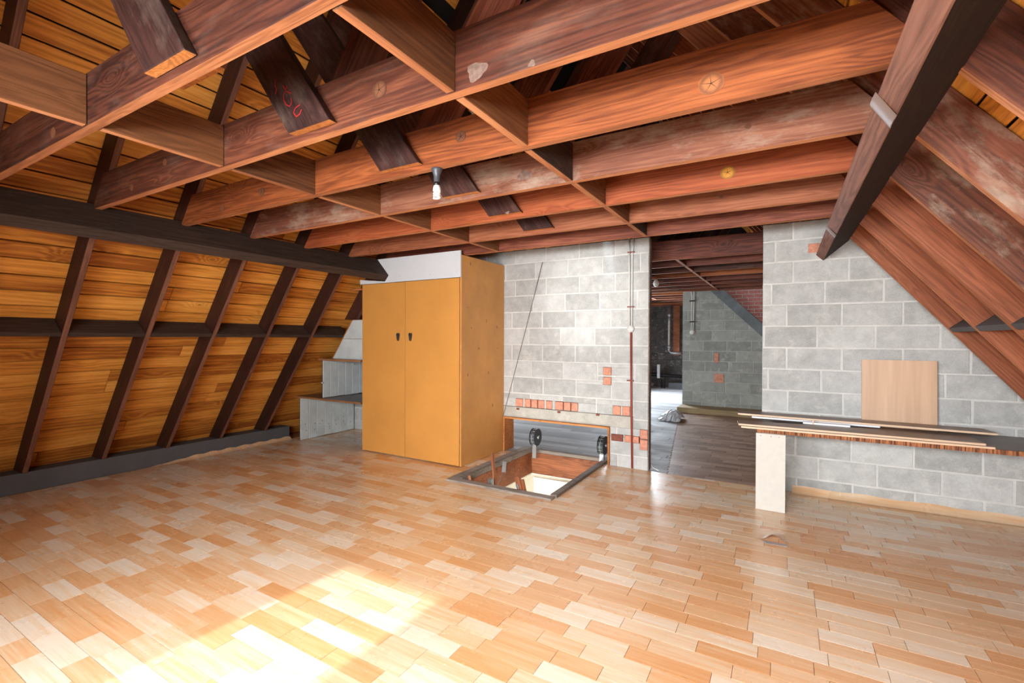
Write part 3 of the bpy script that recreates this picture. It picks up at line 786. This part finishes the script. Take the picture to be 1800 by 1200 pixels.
for z0,z1 in ((1.206,1.485),(1.488,1.745)):
    poly = [(xlu(z0)+.012,z0),(X0-.003,z0),(X0-.003,z1),(xlu(z1)+.012,z1)]
    timber('board', poly, 4.47, 4.486, 0, WPAINT, cb, .002)
timber('board_edge', [(xlu(1.206)-.002,1.206),(xlu(1.206)+.010,1.206),(xlu(1.745)+.010,1.745),(xlu(1.745)-.002,1.745)], 4.466, 4.488, math.atan(ML), W_FRAME, cb, .001)
tube('cupboard_catch', [(-5.69+.01,4.41,.86),(-5.69+.01,4.43,.86)], .012, WPAINT, cb, 8)

# ------------------------------------------------------------------ loft hatch
hz = .045
ht = empty('loft_hatch', (-2.45,4.8,0), 'open loft hatch in the floor with a wooden lining and grey frame', 'hatch')
def bx(n, a,b,c,d,e,f,m,p=ht,bev=.003,lab=None):
    o = box(n,a,b,c,d,e,f,m,p,bev)
    if lab: o['label'] = lab
    return o
ix0,ix1,iy0,iy1 = -2.93,-1.905,4.02,5.60
bx('frame_rail', HX0-.02,HX1+.005,HY0-.01,iy0,-.03,.018,W_GREY)
bx('frame_rail', ix1,HX1+.02,iy0+.002,HY1,-.03,.030,W_GREY)
bx('frame_rail', HX0-.03,ix0-.045,iy0+.002,HY1,-.03,.016,W_GREY)
bx('frame_rail', ix0-.04,ix0,iy0+.002,HY1,-.03,.032,W_GREY)
bx('frame_rail', ix0+.002,ix1-.002,iy1,HY1,-.03,.014,W_GREY)
bx('lining_board', ix0-.024,ix0,iy0,iy1,-.31,-.032,W_HATCH)
bx('lining_board', ix1,ix1+.024,iy0,iy1,-.31,-.032,W_HATCH)
bx('lining_board', ix0,ix1,iy1,iy1+.024,-.31,-.032,W_HATCH)
bx('lining_board', ix0,ix1,iy0-.024,iy0,-.31,-.032,W_HATCH)
# room under the hatch
sw = empty('wall_stairwell', (-2.4,4.8,-2.4), kind='structure')
bm = bmesh.new()
for a in ((-3.9,-3.84,3.0,6.6,-2.4,-.31),(-.96,-.9,3.0,6.6,-2.4,-.31),(-3.9,-.9,6.54,6.6,-2.4,-.31),(-3.9,-.9,3.0,3.06,-2.4,-.31),(-3.9,-.9,3.0,6.6,-2.46,-2.4)): add_box(bm,*a)
from_bm('stairwell_wall', bm, CREAM, sw)
bm = bmesh.new()
for x0,x1,y0,y1 in cutrect([(-3.9,-.9,3.0,6.6)],(ix0,ix1,iy0,iy1)): add_box(bm,x0,x1,y0,y1,-.33,-.312)
from_bm('stairwell_ceiling', bm, CREAM, sw)
# trapdoor leaf hanging open below
tag(box('trapdoor_leaf', ix0+.06,ix1-.05,iy1-.06,iy1-.03,-1.6,-.34, CREAM), 'cream trapdoor leaf hanging down inside the loft hatch','trapdoor')
# ladder arms
def bar(name, p, q, w, t, mat, parent, bev=.003):
    p, q = Vector(p), Vector(q); L = (q-p).length; d = (q-p).normalized()
    s = d.cross(Vector((0,1,0))).normalized(); n = s.cross(d)
    M = Matrix((d,s,n)).transposed(); bm = bmesh.new(); add_box(bm,-L/2,L/2,-w/2,w/2,-t/2,t/2)
    o = from_bm(name,bm,mat,None,(p+q)/2,bevel=bev); o.rotation_euler = M.to_euler(); place(o,parent); return o
la = empty('folding_ladder', (-2.6,4.3,-.3), 'folded wooden loft ladder ends standing in the hatch opening', 'ladder')
bar('arm', (-2.86,4.50,.20), (-2.63,4.22,-.24), .045,.022, W_HATCH, la)
bar('stile', (-2.90,4.10,.035), (-2.82,4.06,-.16), .05,.03, W_HATCH, la)
bar('stile', (-2.32,4.12,.105), (-2.23,4.10,-.15), .07,.035, W_HATCH, la)
bar('stile', (-2.27,4.125,.085), (-2.20,4.105,-.15), .05,.03, W_HATCH, la)
for p,q,w_ in (((-2.31,4.09,.04),(-2.25,4.08,-.12),.03),((-2.92,4.07,-.02),(-2.86,4.05,-.15),.03)): bar('bracket',p,q,w_,.008,GALV,la,.001)
bx('spring_housing', -2.73,-2.68,4.20,4.25,-.18,.0,GALV,la)
for i in range(5): lathe('bolt', [(.008,0),(.008,-.012),(.003,-.014)], (-2.30+.01*i,4.078,.03-.035*i), GALV, la, 'Y', 8)
bar('bracket', (-2.83,4.72,.055),(-2.83,4.70,-.07),.05,.006,GALV,ht,.001)
tube('rod', [(-2.82,4.70,-.06),(-2.84,4.45,-.27)], .005, GALV, ht, 6)
for x,yy,z in ((-2.16,5.592,-.24),(-1.94,5.3,-.18)): bx('catch', x,x+.025,yy-.01,yy,z,z+.06,GALV)
# spring drums
for i,(x,lab) in enumerate(((-2.80,'grey spring drum on the hatch corner nearer the wardrobe'),(-1.885,'dark spring drum on the hatch corner nearer the doorway'))):
    yy, z = 5.45, .215
    dr = empty('spring_drum', (x,yy,.03), lab, 'spring drum', 'spring drums of the loft ladder')
    lathe('casing', [(.02,-.032),(.098,-.032),(.106,-.026),(.106,.026),(.098,.032),(.02,.032)], (x,yy,z), DRUMC if i else DRUM, dr, 'X', 28, False)
    lathe('disc', [(.02,0),(.112,0),(.112,.004),(.02,.005)], (x+.033,yy,z), DRUM, dr, 'X', 28, False)
    lathe('disc', [(.02,0),(.112,0),(.112,-.004),(.02,-.005)], (x-.033,yy,z), DRUM, dr, 'X', 28, False)
    lathe('hub', [(.022,0),(.022,.012),(.012,.02),(.004,.022)], (x+.036,yy,z), GALV, dr, 'X', 12)
    for k in range(14):
        t = 2*math.pi*k/14
        tube('tie_rod', [(x-.034,yy+.107*math.cos(t),z+.107*math.sin(t)),(x+.034,yy+.107*math.cos(t),z+.107*math.sin(t))], .003, GALV, dr, 6)
    tube('wire_band', [(x,yy+.110*math.cos(t),z+.110*math.sin(t)) for t in [2*math.pi*k/24 for k in range(25)]], .003, GALV, dr, 6)
    bx('foot', x-.035,x+.02,yy-.02,yy+.02,-.06 if i==0 else .012,z-.06,GALV,dr,.002)
# orange lined opening through the wall
nf = empty('opening_lining', (-2.5,YW,0), 'orange timber lining round the low opening in the block wall', 'lining')
bx('side_board', NX0,NX0+.022,YW-.03,YW+.22,.0,NZ-.002,W_FRAME,nf)
bx('side_board', NX1-.022,NX1,YW-.03,YW+.10,.0,NZ-.002,W_FRAME,nf)
bx('head_board', NX0+.023,NX1-.023,YW-.03,YW+.12,NZ-.024,NZ-.002,W_FRAME,nf)
tube('pull_cord', [(-2.667,YW-.02,2.475),(-2.90,YW-.012,1.66),(-3.08,YW-.01,1.04),(-3.254,YW-.02,.43),(-3.256,YW-.035,.2)], .004, plain('dull_cord',(.25,.23,.2),.8,bmp=0), None, 6, label='thin slack cord running down the block wall to the low opening', cat='cord')

# ------------------------------------------------------------------ conduit
cn = empty('electrical_conduit', (-1.53,YW,1.6), 'twin pale conduits with a round box and a red-brown pipe below, on the block wall', 'conduit')
tube('pipe', [(-1.553,YW-.02,2.655),(-1.548,YW-.02,2.3),(-1.545,YW-.02,1.65)], .010, CONDUIT, cn)
tube('pipe', [(-1.500,YW-.02,2.655),(-1.515,YW-.02,2.5),(-1.518,YW-.02,1.65)], .010, CONDUIT, cn)
lathe('junction_box', [(.038,0),(.042,-.012),(.040,-.028),(.032,-.034),(.010,-.036)], (-1.530,YW-.002,1.616), CONDUIT, cn, 'Y', 24)
tube('pipe', [(-1.525,YW-.02,1.58),(-1.518,YW-.018,.8),(-1.505,YW-.016,.01)], .012, CONDR, cn)['label'] = 'red-brown lower pipe'
for z in (2.50,1.87,1.02): box('clip', -1.57,-1.49,YW-.034,YW-.004,z-.006,z+.006, STRAP, cn, .002)

# ------------------------------------------------------------------ lamp
lp = empty('hanging_lamp', (-1.735,2.125,JB), 'unlit white coiled bulb in a dark grey holder under the orange joist', 'lamp')
lathe('lamp_holder', [(.030,0),(.032,-.006),(.026,-.022),(.019,-.040),(.0175,-.075),(.0185,-.079)], (-1.735,2.125,JB), GREYP, lp, 'Z', 28)
lathe('skirt', [(.0185,-.079),(.020,-.081),(.019,-.096),(.0175,-.098)], (-1.735,2.125,JB), BLACKP, lp, 'Z', 28)
lathe('bulb_base', [(.0175,-.098),(.0215,-.112),(.023,-.128),(.019,-.133)], (-1.735,2.125,JB), LAMPW, lp, 'Z', 28)
pts = []
for i in range(90):
    t = i/89; a = t*2*math.pi*2.6
    pts.append((-1.735+.0165*math.cos(a),2.125+.0165*math.sin(a),JB-.136-.034*t))
tube('coil', pts, .0062, LAMPW, lp, 8)
for x,yy,z,q in ((-1.62,2.2,2.9,(-1.50,2.2,2.72)),(-1.72,2.75,2.78,(-1.66,2.80,2.70))):
    tube('cable', [(x,yy,z),(x+.04,yy,z-.05),q,(q[0]+.02,q[1]+.02,q[2]-.02)], .006, CABLEW, None, 8, label='short white cable end above the %s joist'%('third' if yy<2.5 else 'fourth'), cat='cable')

# ------------------------------------------------------------------ bench with loose boards
bn = empty('bench', (.8,5.04,0), 'built-in bench worktop with raw chipboard edge on a cream panel leg', 'bench')
ZB = .713
bx('worktop', -.20,1.862,4.70,YW-.004,.677,ZB,LAM,bn,.001)
bx('raw_edge', -.20,1.862,4.692,4.699,.678,ZB-.001,CHIPEDGE,bn,.0005,'rough brown unlaminated front edge')
lg = bx('leg', -.207,.020,4.672,4.690,.002,.676,CHIP,bn,.001,'cream chipboard panel leg')
for x in (-.17,-.09,-.03): lathe('screw', [(.004,0),(.004,-.001),(.001,-.0014)], (x,4.672,.655), KNOT, lg, 'Y', 8)
bx('leg_return', .006,.019,4.692,5.38,.002,.30,CHIP,bn,.001)
def loose(name, pts, z0, z1, top, label, group='loose boards on the bench'):
    c = Vector((sum(p[0] for p in pts)/len(pts), sum(p[1] for p in pts)/len(pts), z0))
    root = empty(name, c, label, 'board', group)
    P = [(x-c.x,y-c.y) for x,y in pts]
    bm = bmesh.new(); add_prism(bm, P, lambda u,v,d:(u,v,d), 0, z1-z0-.0012); from_bm('core', bm, EDGE, root, c)
    bm = bmesh.new(); add_prism(bm, P, lambda u,v,d:(u,v,d), z1-z0-.001, z1-z0); from_bm('face', bm, top, root, c)
    return root
loose('loose_board', [(-.324,4.642),(1.330,4.682),(1.355,4.78),(-.31,4.80)], ZB+.001, .7295, LAMT, 'bottom beige-edged board of the front pair on the bench')
loose('loose_board', [(-.345,4.668),(1.285,4.700),(1.262,5.07),(-.37,4.84)], .7305, .747, LAMT, 'upper beige-edged board of the front pair on the bench, slanted right end')
wb = tag(box('white_strip', .155,.50,4.94,5.00,.748,.764, GLOSSW, None, .001), 'shorter thick white strip lying on the front boards', 'strip', 'white strips on the bench')
tag(box('white_strip', -.26,.72,5.052,5.10,.748,.763, GLOSSW, None, .001), 'longer thin white strip under the back board', 'strip', 'white strips on the bench')
tag(box('white_strip', -.1,.6,5.15,5.30,.748,.768, GLOSSW, None, .001), 'white strip hidden farthest back under the back board', 'strip', 'white strips on the bench')
tag(box('peg', .225,.235,4.925,4.939,.748,.792, EDGE, None, .001), 'small upright wooden peg in front of the white strip', 'peg')
loose('loose_board', [(-.38,5.05),(1.432,4.992),(1.405,5.20),(-.395,5.25)], .7695, .786, LAMT, 'long beige-edged board lying across the white strips at the back of the bench')
pb = empty('leaning_board', (.89,YW-.05,ZB), 'square beech-effect board leaning on the block wall behind the bench', 'board')
bm = bmesh.new(); add_box(bm,-.265,.265,-.008,.008,0,.605)
o = from_bm('panel', bm, BEECH, None, (.889,YW-.045,ZB+.002), (math.radians(-2.5),0,0), bevel=.001); place(o,pb)
bm = bmesh.new(); add_box(bm,.2655,.2675,-.0085,.0085,0,.605)
o = from_bm('edge_band', bm, LAM, None, (.889,YW-.045,ZB+.002), (math.radians(-2.5),0,0)); place(o,pb)

# ------------------------------------------------------------------ lifted seam in the vinyl
def ruck():
    root = empty('lifted_vinyl', (-.08,3.98,0), 'small lifted seam of the floor vinyl in front of the bench leg', 'vinyl')
    bm = bmesh.new(); vs = []
    n1, n2 = 24, 10
    for i in range(n1+1):
        u = i/n1; x = -.20+.32*u
        rowv = []
        for j in range(n2+1):
            v = j/n2; y = 3.965+.16*u*.25+.24*v
            h = .050*math.exp(-((u-.45)/.17)**2)*(1-v)**2
            rowv.append(bm.verts.new((x,y,.0025+h)))
        vs.append(rowv)
    for a,b in zip(vs,vs[1:]):
        for j in range(n2): bm.faces.new((a[j],b[j],b[j+1],a[j+1]))
    from_bm('flap', bm, VINYL, root, tone=.6, smooth=True)
    bm = bmesh.new(); add_prism(bm, [(-.14,3.962),(.04,3.975),(.03,3.93),(-.10,3.918)], lambda u,v,d:(u,v,d), .001, .003)
    from_bm('bare_screed', bm, plain('pale_vinyl_back',(.42,.40,.40),.6), root)
ruck()

# ------------------------------------------------------------------ things in the room beyond
sill = tag(box('sill_timber', -1.88,1.2,9.98,10.49,.0,.105, W_SILL, None, .004), 'pale timber sole plate along the foot of the inner block wall', 'timber')
ic = empty('inner_cable_drop', (-1.68,10.49,1.6), 'twin pale cables dropping to a round socket on the inner block wall', 'cable')
tube('cable', [(-1.72,10.48,2.60),(-1.68,10.48,2.40),(-1.69,10.48,1.68)], .010, CABLEW, ic, 8)
tube('cable', [(-1.64,10.48,2.60),(-1.64,10.48,2.40),(-1.655,10.48,1.68)], .010, CABLEW, ic, 8)
lathe('socket', [(.05,0),(.05,-.02),(.03,-.03)], (-1.675,10.495,1.64), CABLEW, ic, 'Y', 20)
for z in (2.3,1.86): box('clip', -1.73,-1.62,10.46,10.495,z-.012,z+.012, BLACKP, ic, .002)
# far pipes and post
pp = empty('waste_pipe', (-2.95,14.5,1), 'grey vertical pipe with an elbow beside the far post', 'pipe')
tube('pipe', [(-2.95,14.4,2.50),(-2.95,14.4,2.0),(-2.95,14.4,1.15),(-2.90,14.4,1.08),(-2.6,14.4,1.07)], .045, GALV, pp, 14)
lathe('collar', [(.06,-.04),(.06,.04),(.045,.05)], (-2.95,14.4,2.2), GALV, pp, 'Z', 14)
lathe('collar', [(.06,-.04),(.06,.04),(.045,.05)], (-2.95,14.4,1.25), GALV, pp, 'Z', 14)
tag(box('timber_post', -2.84,-2.66,14.45,14.55,1.0,2.48, W_HATCH, None, .004), 'brown timber post hanging beside the far grey pipe', 'post')
tag(box('white_sleeve', -3.32,-3.24,14.5,14.58,.30,.72, GLOSSW, None, .01), 'short upright white plastic sleeve by the far wall', 'pipe')
tube('low_pipe', [(-4.6,14.7,.40),(-3.6,14.7,.40),(-2.2,14.7,.36)], .05, BLACKP, None, 10, label='low black pipe running along the far wall', cat='pipe')
tag(box('low_plinth', -3.0,-2.2,14.6,14.95,.0,.17, LEDGE, None, .004), 'low grey plinth at the foot of the far wall', 'plinth')
for x in (-3.2,-3.12): tube('stub_pipe', [(x,14.6,.0),(x,14.6,.28)], .02, BLACKP, None, 8, label='%s thin dark stub pipe on the far floor'%('left' if x<-3.15 else 'right'), cat='pipe', group='stub pipes at the far wall')
# second bulb
x,yy,z = -3.05+1.05,8.45,2.22
ib = empty('pendant_bulb', (-1.98,7.9,2.4), 'bare white bulb hanging just inside the doorway, by its left side', 'lamp')
XB,YB = -1.865,8.05
tube('flex', [(XB,YB,2.70),(XB+.03,YB,2.62),(XB,YB,2.54)], .005, BLACKP, ib, 6)
lathe('lamp_holder', [(.022,.0),(.026,-.03),(.024,-.06)], (XB,YB,2.55), BLACKP, ib, 'Z', 16)
lathe('bulb', [(.02,0),(.03,-.02),(.048,-.055),(.05,-.08),(.038,-.11),(.012,-.125)], (XB,YB,2.50), LAMPW, ib, 'Z', 20)
# crumpled plastic film at the corner of the inner wall
bm = bmesh.new(); vs = []; rnd = random.Random(5)
for i in range(15):
    r_ = []
    for j in range(11):
        u, v = i/14, j/10
        x = -2.0+.40*u+rnd.uniform(-.012,.012); yv = 8.75+.50*v+rnd.uniform(-.012,.012)
        h = .20*math.sin(math.pi*min(1,u*.75+.1))*math.sin(math.pi*v)*(.6+.5*u)+rnd.uniform(0,.02)
        r_.append(bm.verts.new((x,yv,.004+max(0,h))))
    vs.append(r_)
for a,b in zip(vs,vs[1:]):
    for j in range(10): bm.faces.new((a[j],b[j],b[j+1],a[j+1]))
tag(from_bm('plastic_sheet', bm, PLASTIC, None), 'crumpled clear plastic sheet on the grey floor by the inner wall corner', 'sheet')
tube('loose_wire', [(-1.36,5.50,.14),(-1.345,5.55,.06),(-1.30,5.52,.008),(-1.22,5.44,.006)], .005, CABLEW, None, 6, label='loose grey wire on the floor at the foot of the doorway side', cat='wire')
